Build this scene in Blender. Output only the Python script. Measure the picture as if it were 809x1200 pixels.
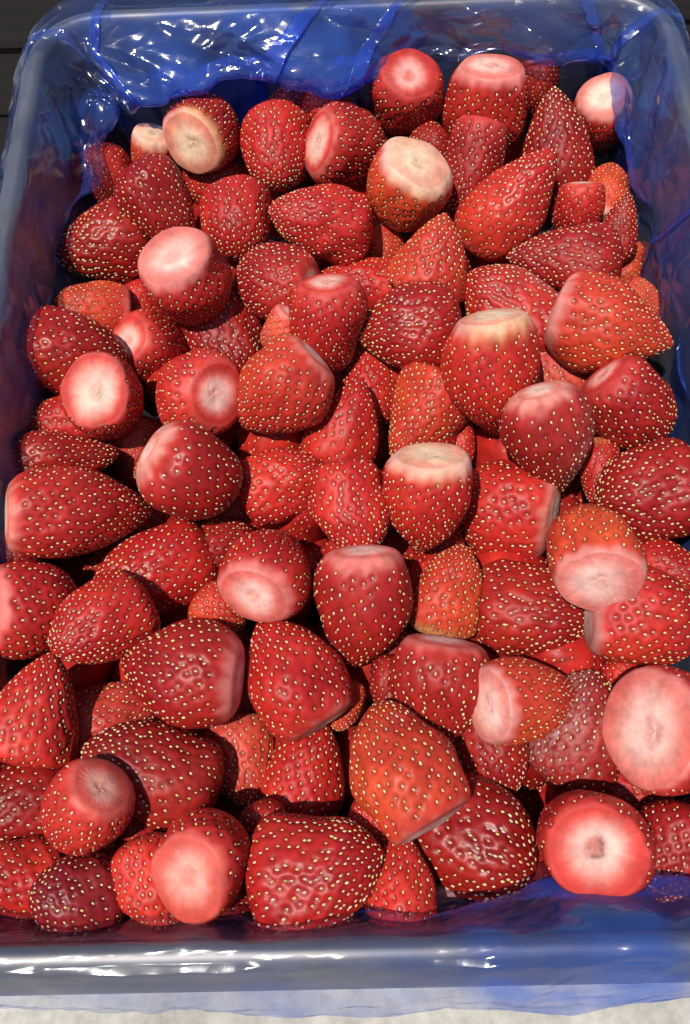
import bpy, math, random
import numpy as np
from mathutils import Matrix, Vector

for o in list(bpy.data.objects):
    bpy.data.objects.remove(o)
scene = bpy.context.scene
col = scene.collection

# ------------------------------------------------------------------ camera
cam_data = bpy.data.cameras.new("camera")
cam = bpy.data.objects.new("camera", cam_data)
col.objects.link(cam)
scene.camera = cam
cam_data.sensor_fit = 'VERTICAL'
cam_data.sensor_height = 24.0
cam_data.lens = 18.0
cam_data.clip_start = 0.01
cam_data.clip_end = 200.0
RIGHT = Vector((0.99940, -0.02197, -0.02663)).normalized()
FWD = Vector((-0.01677, 0.36534, -0.93072)).normalized()
UP = RIGHT.cross(FWD).normalized()
RIGHT = FWD.cross(UP).normalized()
M = Matrix((RIGHT, UP, -FWD)).transposed().to_4x4()
M.translation = Vector((-0.00348, 0.03772, 0.25978))
cam.matrix_world = M

# ------------------------------------------------------------------ sky, sun, exposure
SUN_EL, SUN_AZ = 71.0, 236.0          # azimuth clockwise from +Y (back of the crate)
world = bpy.data.worlds.new("World")
scene.world = world
world.use_nodes = True
wn = world.node_tree
sky = wn.nodes.new('ShaderNodeTexSky')
sky.sky_type = 'NISHITA'
sky.sun_disc = False
sky.sun_elevation = math.radians(SUN_EL)
sky.sun_rotation = math.radians(SUN_AZ)
bg = wn.nodes['Background']
bg.inputs['Strength'].default_value = 0.12
wn.links.new(sky.outputs['Color'], bg.inputs['Color'])

sun_data = bpy.data.lights.new("sun", 'SUN')
sun_data.energy = 4.7
sun_data.angle = math.radians(0.6)
sun_data.color = (1.0, 0.95, 0.87)
sun = bpy.data.objects.new("sun", sun_data)
col.objects.link(sun)
el, az = math.radians(SUN_EL), math.radians(SUN_AZ)
to_sun = Vector((math.sin(az) * math.cos(el), math.cos(az) * math.cos(el), math.sin(el)))
sun.rotation_euler = to_sun.to_track_quat('Z', 'Y').to_euler()
sun.location = to_sun * 3.0

vs = scene.view_settings
vs.view_transform = 'Standard'
vs.look = 'None'
vs.exposure = 0.0
vs.gamma = 1.0
vs.use_curve_mapping = False
cy = scene.cycles
cy.use_denoising = True
cy.use_adaptive_sampling = True
cy.adaptive_threshold = 0.03
cy.max_bounces = 8
cy.transparent_max_bounces = 24
cy.sample_clamp_indirect = 4.0
cy.caustics_reflective = False
cy.caustics_refractive = False

# ------------------------------------------------------------------ helpers
def new_mat(name):
    m = bpy.data.materials.new(name)
    m.use_nodes = True
    nt = m.node_tree
    nt.nodes.clear()
    out = nt.nodes.new('ShaderNodeOutputMaterial')
    return m, nt, out

def node(nt, kind, **kw):
    n = nt.nodes.new(kind)
    for k, v in kw.items():
        if k in n.inputs:
            n.inputs[k].default_value = v
        else:
            setattr(n, k, v)
    return n

def mesh_from(name, verts, faces, mat, smooth=True, colours=None):
    """faces: int array (n,4) or (n,3), or a python list"""
    me = bpy.data.meshes.new(name)
    verts = np.asarray(verts, dtype=np.float32)
    if isinstance(faces, np.ndarray):
        n, k = faces.shape
        me.vertices.add(len(verts))
        me.vertices.foreach_set('co', verts.ravel())
        me.loops.add(n * k)
        me.loops.foreach_set('vertex_index', faces.astype(np.int32).ravel())
        me.polygons.add(n)
        me.polygons.foreach_set('loop_start', np.arange(0, n * k, k, dtype=np.int32))
        me.polygons.foreach_set('loop_total', np.full(n, k, dtype=np.int32))
        me.update(calc_edges=True)
    else:
        me.from_pydata(verts.tolist(), [], faces)
        me.update()
    if smooth:
        me.polygons.foreach_set('use_smooth', np.ones(len(me.polygons), dtype=bool))
    if colours is not None:
        a = me.attributes.new('tint', 'FLOAT_COLOR', 'POINT')
        c4 = np.ones((len(verts), 4), dtype=np.float32)
        c4[:, :3] = colours
        a.data.foreach_set('color', c4.ravel())
    me.materials.append(mat)
    return me

def link(name, me, parent=None):
    o = bpy.data.objects.new(name, me)
    col.objects.link(o)
    if parent is not None:
        o.parent = parent
    return o

def tag(o, label, cat, group=None):
    o['label'] = label
    o['category'] = cat
    if group:
        o['group'] = group

# ------------------------------------------------------------------ materials
def concrete_material():
    m, nt, out = new_mat("pale_concrete")
    p = node(nt, 'ShaderNodeBsdfPrincipled', Roughness=0.85)
    tc = node(nt, 'ShaderNodeTexCoord')
    n1 = node(nt, 'ShaderNodeTexNoise', Scale=14.0, Detail=8.0, Roughness=0.65)
    n2 = node(nt, 'ShaderNodeTexNoise', Scale=120.0, Detail=6.0, Roughness=0.7)
    r = node(nt, 'ShaderNodeValToRGB')
    r.color_ramp.elements[0].position = 0.3
    r.color_ramp.elements[0].color = (0.33, 0.31, 0.27, 1)
    r.color_ramp.elements[1].position = 0.7
    r.color_ramp.elements[1].color = (0.56, 0.53, 0.47, 1)
    r2 = node(nt, 'ShaderNodeValToRGB')
    r2.color_ramp.elements[0].position = 0.35
    r2.color_ramp.elements[0].color = (0.72, 0.72, 0.72, 1)
    r2.color_ramp.elements[1].position = 0.62
    mx = node(nt, 'ShaderNodeMixRGB', blend_type='MULTIPLY')
    mx.inputs[0].default_value = 1.0
    b = node(nt, 'ShaderNodeBump', Strength=0.4, Distance=0.002)
    L = nt.links.new
    for n in (n1, n2):
        L(tc.outputs['Object'], n.inputs['Vector'])
    L(n1.outputs['Fac'], r.inputs[0]); L(n2.outputs['Fac'], r2.inputs[0])
    L(r.outputs[0], mx.inputs[1]); L(r2.outputs[0], mx.inputs[2])
    L(mx.outputs[0], p.inputs['Base Color'])
    L(n2.outputs['Fac'], b.inputs['Height']); L(b.outputs[0], p.inputs['Normal'])
    L(p.outputs[0], out.inputs[0])
    return m

def plank_material():
    m, nt, out = new_mat("dark_stained_timber")
    p = node(nt, 'ShaderNodeBsdfPrincipled', Roughness=0.8)
    p.inputs['Specular IOR Level'].default_value = 0.2
    tc = node(nt, 'ShaderNodeTexCoord')
    mp = node(nt, 'ShaderNodeMapping')
    mp.inputs['Scale'].default_value = (3.0, 60.0, 60.0)
    n1 = node(nt, 'ShaderNodeTexNoise', Scale=1.5, Detail=7.0, Roughness=0.65)
    r = node(nt, 'ShaderNodeValToRGB')
    r.color_ramp.elements[0].position = 0.3
    r.color_ramp.elements[0].color = (0.005, 0.0036, 0.0028, 1)
    r.color_ramp.elements[1].position = 0.75
    r.color_ramp.elements[1].color = (0.015, 0.0105, 0.008, 1)
    b = node(nt, 'ShaderNodeBump', Strength=0.5, Distance=0.002)
    L = nt.links.new
    L(tc.outputs['Object'], mp.inputs[0]); L(mp.outputs[0], n1.inputs['Vector'])
    L(n1.outputs['Fac'], r.inputs[0]); L(r.outputs[0], p.inputs['Base Color'])
    L(n1.outputs['Fac'], b.inputs['Height']); L(b.outputs[0], p.inputs['Normal'])
    L(p.outputs[0], out.inputs[0])
    return m

def steel_material():
    m, nt, out = new_mat("dull_steel")
    p = node(nt, 'ShaderNodeBsdfPrincipled', Metallic=0.75, Roughness=0.6)
    tc = node(nt, 'ShaderNodeTexCoord')
    n1 = node(nt, 'ShaderNodeTexNoise', Scale=22.0, Detail=6.0, Roughness=0.6)
    mp = node(nt, 'ShaderNodeMapping')
    mp.inputs['Scale'].default_value = (1.0, 1.0, 6.0)
    r = node(nt, 'ShaderNodeValToRGB')
    r.color_ramp.elements[0].position = 0.3
    r.color_ramp.elements[0].color = (0.17, 0.155, 0.13, 1)
    r.color_ramp.elements[1].position = 0.7
    r.color_ramp.elements[1].color = (0.30, 0.275, 0.235, 1)
    rr = node(nt, 'ShaderNodeMapRange')
    rr.inputs['To Min'].default_value = 0.40
    rr.inputs['To Max'].default_value = 0.6
    b = node(nt, 'ShaderNodeBump', Strength=0.15, Distance=0.001)
    L = nt.links.new
    L(tc.outputs['Object'], mp.inputs[0]); L(mp.outputs[0], n1.inputs['Vector'])
    L(n1.outputs['Fac'], r.inputs[0]); L(r.outputs[0], p.inputs['Base Color'])
    L(n1.outputs['Fac'], rr.inputs[0]); L(rr.outputs[0], p.inputs['Roughness'])
    L(n1.outputs['Fac'], b.inputs['Height']); L(b.outputs[0], p.inputs['Normal'])
    L(p.outputs[0], out.inputs[0])
    return m

def film_material():
    """thin blue film; point attribute 'tint': red says how many plies lie on each other (0 one, 1 many), green how crinkled the film is"""
    m, nt, out = new_mat("blue_plastic_film")
    L = nt.links.new
    at = node(nt, 'ShaderNodeAttribute', attribute_name='tint')
    sep = node(nt, 'ShaderNodeSeparateColor')
    L(at.outputs['Color'], sep.inputs[0])
    tint = node(nt, 'ShaderNodeMixRGB')
    tint.inputs[1].default_value = (0.89, 0.905, 0.97, 1)
    tint.inputs[2].default_value = (0.34, 0.45, 0.92, 1)
    L(sep.outputs[0], tint.inputs[0])
    tr = node(nt, 'ShaderNodeBsdfTransparent')
    L(tint.outputs[0], tr.inputs['Color'])
    df = node(nt, 'ShaderNodeBsdfDiffuse')
    df.inputs['Color'].default_value = (0.075, 0.20, 0.80, 1)
    tl = node(nt, 'ShaderNodeBsdfTranslucent')
    tl.inputs['Color'].default_value = (0.075, 0.20, 0.80, 1)
    mixd = node(nt, 'ShaderNodeMixShader')
    mixd.inputs[0].default_value = 0.5
    L(df.outputs[0], mixd.inputs[1]); L(tl.outputs[0], mixd.inputs[2])
    dens = node(nt, 'ShaderNodeMapRange')
    dens.inputs['To Min'].default_value = 0.018
    dens.inputs['To Max'].default_value = 0.44
    L(sep.outputs[0], dens.inputs[0])
    mixt = node(nt, 'ShaderNodeMixShader')
    L(dens.outputs[0], mixt.inputs[0])
    L(tr.outputs[0], mixt.inputs[1]); L(mixd.outputs[0], mixt.inputs[2])
    gl = node(nt, 'ShaderNodeBsdfGlossy', Roughness=0.15)
    gl.inputs['Color'].default_value = (1, 1, 1, 1)
    lw = node(nt, 'ShaderNodeLayerWeight', Blend=0.5)
    pw = node(nt, 'ShaderNodeMath', operation='POWER')
    pw.inputs[1].default_value = 3.5
    mul = node(nt, 'ShaderNodeMath', operation='MULTIPLY_ADD')
    mul.inputs[1].default_value = 0.32
    mul.inputs[2].default_value = 0.06
    # fine crinkles: stretched cells whose borders are sharp creases
    tc = node(nt, 'ShaderNodeTexCoord')
    wn_ = node(nt, 'ShaderNodeTexNoise', Scale=22.0, Detail=1.0, Roughness=0.5)
    L(tc.outputs['Object'], wn_.inputs['Vector'])
    warp = node(nt, 'ShaderNodeVectorMath', operation='MULTIPLY_ADD')
    warp.inputs[1].default_value = (0.014, 0.014, 0.014)
    L(wn_.outputs['Color'], warp.inputs[0]); L(tc.outputs['Object'], warp.inputs[2])
    mp = node(nt, 'ShaderNodeMapping')
    mp.inputs['Rotation'].default_value = (0.0, 0.65, 0.1)
    mp.inputs['Scale'].default_value = (0.32, 0.7, 1.0)
    vo = node(nt, 'ShaderNodeTexVoronoi', feature='DISTANCE_TO_EDGE', Scale=78.0)
    L(warp.outputs[0], mp.inputs[0]); L(mp.outputs[0], vo.inputs['Vector'])
    b = node(nt, 'ShaderNodeBump', Strength=0.7, Distance=0.0060)
    L(vo.outputs['Distance'], b.inputs['Height'])
    L(sep.outputs[1], b.inputs['Strength'])
    L(b.outputs[0], gl.inputs['Normal'])
    L(lw.outputs['Facing'], pw.inputs[0]); L(pw.outputs[0], mul.inputs[0])
    mx = node(nt, 'ShaderNodeMixShader')
    L(mul.outputs[0], mx.inputs[0]); L(mixt.outputs[0], mx.inputs[1]); L(gl.outputs[0], mx.inputs[2])
    L(mx.outputs[0], out.inputs[0])
    return m

def flesh_material(name, rough, sss, bump):
    m, nt, out = new_mat(name)
    L = nt.links.new
    p = node(nt, 'ShaderNodeBsdfPrincipled', Roughness=rough)
    p.inputs['Subsurface Weight'].default_value = sss
    p.inputs['Subsurface Radius'].default_value = (1.0, 0.25, 0.15)
    p.inputs['Subsurface Scale'].default_value = 0.0020
    p.inputs['IOR'].default_value = 1.40
    p.inputs['Specular IOR Level'].default_value = 0.33
    at = node(nt, 'ShaderNodeAttribute', attribute_name='tint')
    tc = node(nt, 'ShaderNodeTexCoord')
    n1 = node(nt, 'ShaderNodeTexNoise', Scale=900.0, Detail=3.0, Roughness=0.6)
    n2 = node(nt, 'ShaderNodeTexNoise', Scale=160.0, Detail=5.0, Roughness=0.65)
    mr = node(nt, 'ShaderNodeMapRange')
    mr.inputs['From Min'].default_value = 0.3
    mr.inputs['From Max'].default_value = 0.7
    mr.inputs['To Min'].default_value = 0.72
    mr.inputs['To Max'].default_value = 1.22
    mx = node(nt, 'ShaderNodeVectorMath', operation='SCALE')
    b = node(nt, 'ShaderNodeBump', Strength=bump, Distance=0.0004)
    wet = node(nt, 'ShaderNodeAttribute', attribute_name='wet', attribute_type='OBJECT')
    rr = node(nt, 'ShaderNodeMapRange')
    rr.inputs['To Min'].default_value = rough + 0.06
    rr.inputs['To Max'].default_value = rough - 0.08
    rn = node(nt, 'ShaderNodeMath', operation='MULTIPLY_ADD')
    rn.inputs[1].default_value = 0.22
    add = node(nt, 'ShaderNodeMath', operation='MULTIPLY_ADD')
    add.inputs[1].default_value = 1.0
    L(tc.outputs['Object'], n1.inputs['Vector']); L(tc.outputs['Object'], n2.inputs['Vector'])
    L(n2.outputs['Fac'], mr.inputs[0])
    L(at.outputs['Color'], mx.inputs[0]); L(mr.outputs[0], mx.inputs['Scale'])
    L(mx.outputs[0], p.inputs['Base Color'])
    L(n1.outputs['Fac'], b.inputs['Height']); L(b.outputs[0], p.inputs['Normal'])
    L(wet.outputs['Fac'], rr.inputs[0])
    L(n2.outputs['Fac'], rn.inputs[0]); L(rr.outputs[0], rn.inputs[2])
    sub = node(nt, 'ShaderNodeMath', operation='SUBTRACT')
    sub.inputs[1].default_value = 0.11
    L(rn.outputs[0], sub.inputs[0]); L(sub.outputs[0], p.inputs['Roughness'])
    L(p.outputs[0], out.inputs[0])
    return m

def seed_material():
    m, nt, out = new_mat("cream_seed")
    p = node(nt, 'ShaderNodeBsdfPrincipled', Roughness=0.38)
    at = node(nt, 'ShaderNodeAttribute', attribute_name='tint')
    nt.links.new(at.outputs['Color'], p.inputs['Base Color'])
    nt.links.new(p.outputs[0], out.inputs[0])
    return m

MAT_CONCRETE = concrete_material()
MAT_PLANK = plank_material()
MAT_STEEL = steel_material()
MAT_FILM = film_material()
MAT_FLESH = flesh_material("strawberry_flesh", 0.42, 0.30, 0.22)
MAT_CUT = flesh_material("strawberry_cut", 0.55, 0.40, 0.40)
MAT_SEED = seed_material()

# ------------------------------------------------------------------ ground and deck
GROUND_Z = -0.140
g = mesh_from("ground", [(-30, -30, 0), (30, -30, 0), (30, 30, 0), (-30, 30, 0)], [(0, 1, 2, 3)], MAT_CONCRETE, False)
ground = link("ground", g)
ground.location = (0, 0, GROUND_Z)
ground['kind'] = 'structure'

def plank_mesh(w, l, t, seed):
    r = random.Random(seed)
    b = 0.0022
    xs = [-l / 2 + l * i / 12 for i in range(13)]
    prof = [(-w / 2, 0), (-w / 2, t - b), (-w / 2 + b, t), (w / 2 - b, t), (w / 2, t - b), (w / 2, 0)]
    V, F = [], []
    for x in xs:
        dy, dz = r.uniform(-.0012, .0012), r.uniform(-.0006, .0006)
        for (py, pz) in prof:
            V.append((x, py + dy, pz + (dz if pz > 0 else 0)))
    n = len(prof)
    for i in range(12):
        for j in range(n - 1):
            F.append((i * n + j, (i + 1) * n + j, (i + 1) * n + j + 1, i * n + j + 1))
    F.append(tuple(range(n)))
    F.append(tuple(range(12 * n, 13 * n))[::-1])
    return mesh_from("plank", V, F, MAT_PLANK, False)

deck = bpy.data.objects.new("wooden_deck", None)
col.objects.link(deck)
deck.location = (0.0, 0.425, GROUND_Z)
tag(deck, "dark brown wooden boards on the ground behind the metal crate", "boards")
for i in range(8):
    o = link("plank", plank_mesh(0.0575, 1.3, 0.018, i), deck)
    o.location = (random.Random(i).uniform(-.02, .02), 0.030 + i * 0.0625, 0.001)

# ------------------------------------------------------------------ metal crate
HX, LY, RC = 0.150, 0.403, 0.028       # rim centre line: half width, length, corner radius
CY = LY / 2

def rect_point(u, o, rmin=0.006):
    """point and inward normal on the rim line shrunk inwards by o; u in [0,1) arrays"""
    u = np.mod(u, 1.0)
    w0, l0 = 2 * (HX - RC), LY - 2 * RC
    arc0 = RC * math.pi / 2
    seg = np.array([w0, arc0, l0, arc0, w0, arc0, l0, arc0])
    cum = np.concatenate([[0], np.cumsum(seg)])
    s = u * cum[-1]
    k = np.clip(np.searchsorted(cum, s, side='right') - 1, 0, 7)
    tau = (s - cum[k]) / seg[k]
    rc = np.maximum(RC - o, rmin)
    hw, hl = HX - o - rc, LY / 2 - o - rc
    # corner centres, counter clockwise from the front side (y=0) left to right
    x = np.zeros_like(s); y = np.zeros_like(s); nx = np.zeros_like(s); ny = np.zeros_like(s)
    for kk in range(8):
        m = k == kk
        t = tau[m]; H = hw[m]; V = hl[m]; R = rc[m]
        if kk == 0: X, Y, a = -H + 2 * H * t, -V - R, np.full_like(t, -math.pi / 2)
        if kk == 2: X, Y, a = H + R, -V + 2 * V * t, np.zeros_like(t)
        if kk == 4: X, Y, a = H - 2 * H * t, V + R, np.full_like(t, math.pi / 2)
        if kk == 6: X, Y, a = -H - R, V - 2 * V * t, np.full_like(t, math.pi)
        if kk % 2 == 1:
            a0 = {1: -math.pi / 2, 3: 0, 5: math.pi / 2, 7: math.pi}[kk]
            a = a0 + t * math.pi / 2
            cx = {1: H, 3: H, 5: -H, 7: -H}[kk]; cyy = {1: -V, 3: V, 5: V, 7: -V}[kk]
            X, Y = cx + R * np.cos(a), cyy + R * np.sin(a)
        x[m], y[m] = X, Y
        nx[m], ny[m] = -np.cos(a), -np.sin(a)
    return x, y + CY, nx, ny

def grid_faces(nu, nv, wrap_u=True):
    iu = np.arange(nu if wrap_u else nu - 1)
    iv = np.arange(nv - 1)
    A, B = np.meshgrid(iu, iv, indexing='ij')
    A2 = (A + 1) % nu
    return np.stack([A * nv + B, A2 * nv + B, A2 * nv + B + 1, A * nv + B + 1], -1).reshape(-1, 4)

crate = bpy.data.objects.new("metal_crate", None)
col.objects.link(crate)
crate.location = (0, CY, GROUND_Z)
tag(crate, "shallow grey metal crate with a rolled rim holding all the strawberries", "crate")

def crate_ring(offsets, zs, n=240):
    u = np.linspace(0, 1, n, endpoint=False)
    P = []
    for o, z in zip(offsets, zs):
        x, y, _, _ = rect_point(u, np.full_like(u, o))
        P.append(np.stack([x, y - CY, np.full_like(u, z - GROUND_Z)], -1))
    return np.stack(P, 1)            # (n, nv, 3)

# walls and floor pan
offs = [0.0035, 0.004, 0.006, 0.010, 0.013, 0.022, 0.05, 0.10, 0.149]
zs = [-0.002, -0.012, -0.05, -0.105, -0.124, -0.133, -0.134, -0.134, -0.134]
G = crate_ring(offs[:6], zs[:6])
link("wall", mesh_from("wall", G.reshape(-1, 3), grid_faces(240, 6), MAT_STEEL), crate)
G = crate_ring(offs[5:], [-0.1335] + zs[6:])
link("floor_pan", mesh_from("floor_pan", G.reshape(-1, 3), grid_faces(240, 4), MAT_STEEL), crate)
G = crate_ring([0.0005, 0.001, 0.004, 0.008, 0.014], [-0.002, -0.015, -0.06, -0.115, -0.137])
link("outer_wall", mesh_from("outer_wall", G.reshape(-1, 3), grid_faces(240, 5), MAT_STEEL), crate)
lip = [(.0030, -.006), (.0034, -.001), (.0024, .0024), (.0002, .0034), (-.0024, .0030), (-.0050, .0012), (-.0078, -.0020), (-.0104, -.0065), (-.0124, -.0125), (-.0134, -.021), (-.0124, -.021), (-.0092, -.008), (-.005, -.001)]
G = crate_ring([p[0] for p in lip], [p[1] for p in lip])
link("rim", mesh_from("rim", G.reshape(-1, 3), grid_faces(240, len(lip)), MAT_STEEL), crate)
# bottom feet strip that carries the crate
G = crate_ring([0.012, 0.016, 0.018], [-0.1305, -0.1395, -0.1305])
link("foot_ring", mesh_from("foot_ring", G.reshape(-1, 3), grid_faces(240, 3), MAT_STEEL), crate)

# ------------------------------------------------------------------ blue plastic liner
def interp_keys(u, keys):
    """periodic cosine-smoothed keys [(u, value)]"""
    ks = sorted(keys)
    us = np.array([k[0] for k in ks]); vsn = np.array([k[1] for k in ks])
    us = np.concatenate([[us[-1] - 1], us, [us[0] + 1]])
    vsn = np.concatenate([[vsn[-1]], vsn, [vsn[0]]])
    i = np.clip(np.searchsorted(us, u, side='right') - 1, 0, len(us) - 2)
    t = (u - us[i]) / (us[i + 1] - us[i])
    t = t * t * (3 - 2 * t)
    return vsn[i] * (1 - t) + vsn[i + 1] * t

_w0, _l0, _a0 = 2 * (HX - RC), LY - 2 * RC, RC * math.pi / 2
_P = 2 * _w0 + 2 * _l0 + 4 * _a0
def u_front(x): return (x + HX - RC) / _P                           # along the front, x from left to right
def u_right(y): return (_w0 + _a0 + (y - RC)) / _P
def u_back(x): return (_w0 + 2 * _a0 + _l0 + (HX - RC - x)) / _P
def u_left(y): return (2 * _w0 + 3 * _a0 + _l0 + (LY - RC - y)) / _P

# how far the loose film leans inwards over the strawberries, and how low that fold hangs
LEAN = [(u_front(-.10), .000), (u_front(0.0), .001), (u_front(.03), .006), (u_front(.10), .009),
        (u_right(.03), .012), (u_right(.12), .004), (u_right(.22), .003), (u_right(.32), .005), (u_right(.372), .011),
        (u_back(.118), .012), (u_back(.09), .013), (u_back(.062), .010), (u_back(.040), .000), (u_back(.012), .013),
        (u_back(-.010), .019), (u_back(-.035), .022), (u_back(-.063), .024), (u_back(-.093), .030), (u_back(-.115), .036),
        (u_left(.372), .026), (u_left(.345), .014), (u_left(.30), .004), (u_left(.15), .003), (u_left(.03), .004)]
LOW = [(u_front(-.08), .018), (u_front(.06), .012), (u_right(.02), .014), (u_right(.1), .03), (u_right(.3), .03), (u_right(.37), .022), (u_back(.09), .013), (u_back(.036), .016),
       (u_back(-.02), .011), (u_back(-.06), .011), (u_back(-.11), .013), (u_left(.37), .018), (u_left(.33), .026), (u_left(.2), .03)]
FLARE = [(u_front(-.116), .002), (u_front(-.07), .004), (u_front(0.0), .010), (u_front(.05), .009), (u_front(.11), .003),
         (u_right(.1), .002), (u_right(.36), .004), (u_back(.1), .008), (u_back(0), .010), (u_back(-.1), .008), (u_left(.36), .002), (u_left(.1), .002)]
SKIRT = [(u_front(-.1), .026), (u_front(.02), .030), (u_front(.1), .026), (u_right(.2), .040), (u_back(0), .04), (u_left(.2), .04)]
PLY = [(u_front(-.12), .08), (u_front(-.03), .14), (u_front(.02), .50), (u_front(.11), .75), (u_right(.06), .42), (u_right(.2), .40), (u_right(.33), .38),
       (u_right(.385), .28), (u_back(.10), .20), (u_back(.06), .18), (u_back(.03), .36), (u_back(.0), .55), (u_back(-.04), .68), (u_back(-.075), .60), (u_back(-.105), .36), (u_left(.38), .22), (u_left(.3), .20), (u_left(.1), .22)]
# pleats: centre u, width, fold strength, height, slant
PLEATS = [(u_back(-.122), .016, .44, .0020, .02), (u_back(-.02), .020, .46, .0026, .10), (u_back(.022), .016, .46, .0022, .10),
          (u_back(.112), .016, .44, .0020, -.06), (u_right(.388), .018, .46, .0022, .06), (u_left(.388), .015, .44, .0020, -.05), (u_right(.27), .010, .40, .0014, .05)]

def tri(x):
    return np.abs(np.mod(x, 1.0) * 2 - 1) * 2 - 1

def sstep_(a, b, x):
    t = np.clip((x - a) / (b - a), 0, 1)
    return t * t * (3 - 2 * t)

def build_liner():
    NU = 1000
    rows = [8, 7, 8, 8, 8, 10, 18, 20, 16, 8, 4, 3, 2]           # rows between the knots of the section
    vk = np.concatenate([k + np.arange(r) / r for k, r in enumerate(rows)] + [[len(rows)]])
    NV = len(vk)
    q = np.linspace(0, 1, NU, endpoint=False)[:, None]
    v = (vk / 11.0)[None, :]
    u = q + 0 * v
    lift = 0 * u
    ply = 0 * u
    for (c, w, a, h, sk) in PLEATS:
        d = np.mod(q - (c + sk * np.clip(v - .46, -.14, .2)) + .5, 1.0) - .5
        taper = np.clip(1.15 - 2.2 * np.abs(v - (.62 if sk > 0 else .42)), .12, 1.0)
        w = w * taper; h = h * taper
        ins = np.abs(d) < w / 2
        win = np.where(ins, np.cos(np.pi * d / w) ** 2, 0)
        u = u - a * w * np.sin(2 * np.pi * d / w) * np.where(ins, win ** .35, 0)
        ply = ply + .04 * win
        lift = lift + h * win * (0.6 + d / w * 1.6)
    uf = np.mod(u, 1.0).ravel()
    le = interp_keys(uf, LEAN).reshape(NU, NV); lo = interp_keys(uf, LOW).reshape(NU, NV)
    fl = interp_keys(uf, FLARE).reshape(NU, NV); sk = interp_keys(uf, SKIRT).reshape(NU, NV)
    # ragged hem and slack
    rs = np.random.RandomState(5)
    slack = sum(a * np.sin(2 * np.pi * (k * u + p)) for k, a, p in [(7, .0012, .1), (13, .0010, .6), (23, .0007, .3), (41, .0004, .8)])
    le = np.maximum(le + slack * 1.4, 0.0); lo = lo + slack * 1.5; sk = sk + slack * .8; fl = np.maximum(fl + slack * .8, 0)
    up = .0034 * np.abs(np.sin(2 * np.pi * (5 * u + .3)) * np.sin(2 * np.pi * (9 * u + .1))) + .0008 * np.abs(np.sin(2 * np.pi * (17 * u + .7)))
    c = 0 * u
    knots = [(-.0155 - fl * .7, -sk), (-.0146 - fl * .45, -.019 + c), (-.0126 - fl * .2, -.009 + c), (-.0072 + c, .0008 + .6 * up),
             (-.001 + c, .0052 + up), (.0046 + le * .12, .0034 + .8 * up), (.0065 + .55 * le, -.35 * lo), (.0070 + 1.0 * le, -lo),
             (.0075 + .60 * le, -lo - .0035), (.008 + .12 * le, -lo - .012), (.0095 + c, -.075 + c), (.016 + c, -.120 + c), (.060 + c, -.130 + c), (.149 + c, -.130 + c)]
    O = np.stack([k[0] for k in knots], -1); Z = np.stack([k[1] for k in knots], -1)
    n = len(knots)
    vv = vk[None, :] + 0 * u
    i = np.clip(vv.astype(int), 0, n - 2) + np.zeros((NU, NV), int)
    t = vv - i
    def cr(A):
        g = lambda k: np.take_along_axis(A, np.clip(i + k, 0, n - 1)[..., None], -1)[..., 0]
        p0, p1, p2, p3 = g(-1), g(0), g(1), g(2)
        return .5 * (2 * p1 + (p2 - p0) * t + (2 * p0 - 5 * p1 + 4 * p2 - p3) * t * t + (3 * p1 - p0 - 3 * p2 + p3) * t ** 3)
    o, z = cr(O), cr(Z)
    x, y, nx, ny = [a.reshape(NU, NV) for a in rect_point(uf, o.ravel())]
    P = np.stack([x, y, z], -1)
    du = np.roll(P, -1, 0) - np.roll(P, 1, 0)
    dv = np.gradient(P, axis=1)
    N = np.cross(du, dv)
    N /= np.linalg.norm(N, axis=-1, keepdims=True) + 1e-12
    # keep the normal pointing to the inside or up so that lift never flips in a pleat
    ref = np.stack([nx, ny, np.full_like(nx, .6)], -1)
    N *= np.sign((N * ref).sum(-1, keepdims=True) + 1e-9)
    # sharp crumple: triangle waves in many directions, mostly running down the sheet
    S = u * _P; A = v * .16
    def crumple(n, mean, dev, l0, l1, gain):
        w = 0 * u
        for k in range(n):
            lam = rs.uniform(l0, l1)
            th = rs.normal(mean, dev)
            ph = rs.uniform()
            cx, cyv = math.cos(th) / lam, math.sin(th) / lam
            cx = round(cx * _P) / _P
            mod = .5 + .5 * np.sin(2 * np.pi * (rs.randint(2, 9) * u + rs.uniform() + rs.uniform(-1, 1) * v * 2))
            warp = .14 * np.sin(2 * np.pi * (rs.randint(3, 9) * u + rs.uniform(.5, 2.5) * v + rs.uniform()))
            w = w + lam * gain * mod ** 2 * tri(cx * S + cyv * A + ph + warp)
        return w
    def facet(su, sv, shear, seed):
        """creased film: heights on a jittered lattice joined by flat facets"""
        r = np.random.RandomState(seed)
        nc = max(3, int(round(_P / su)))
        a_ = (S + shear * A) / _P * nc + .25 * np.sin(2 * np.pi * (A / sv * .37 + r.uniform()))
        b_ = A / sv + 40 + .3 * np.sin(2 * np.pi * (3 * u + r.uniform()))
        H = r.normal(0, 1, (nc, 400))
        i0 = np.floor(a_).astype(int); j0 = np.floor(b_).astype(int)
        fa, fb = a_ - i0, b_ - j0
        h00 = H[i0 % nc, j0 % 400]; h10 = H[(i0 + 1) % nc, j0 % 400]; h01 = H[i0 % nc, (j0 + 1) % 400]; h11 = H[(i0 + 1) % nc, (j0 + 1) % 400]
        up_ = h00 + fa * (h10 - h00) + fb * (h11 - h10)
        lo_ = h00 + fb * (h01 - h00) + fa * (h11 - h01)
        return np.where(fa > fb, up_, lo_)
    A = A * 1.35
    side_w = .0011 * facet(.030, .085, .25, 11) + .0006 * facet(.012, .045, -.3, 12)
    back_w = .0024 * facet(.034, .040, 1.1, 13) + .0014 * facet(.016, .030, 1.3, 14) + .0007 * facet(.009, .016, -.7, 15)
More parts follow.
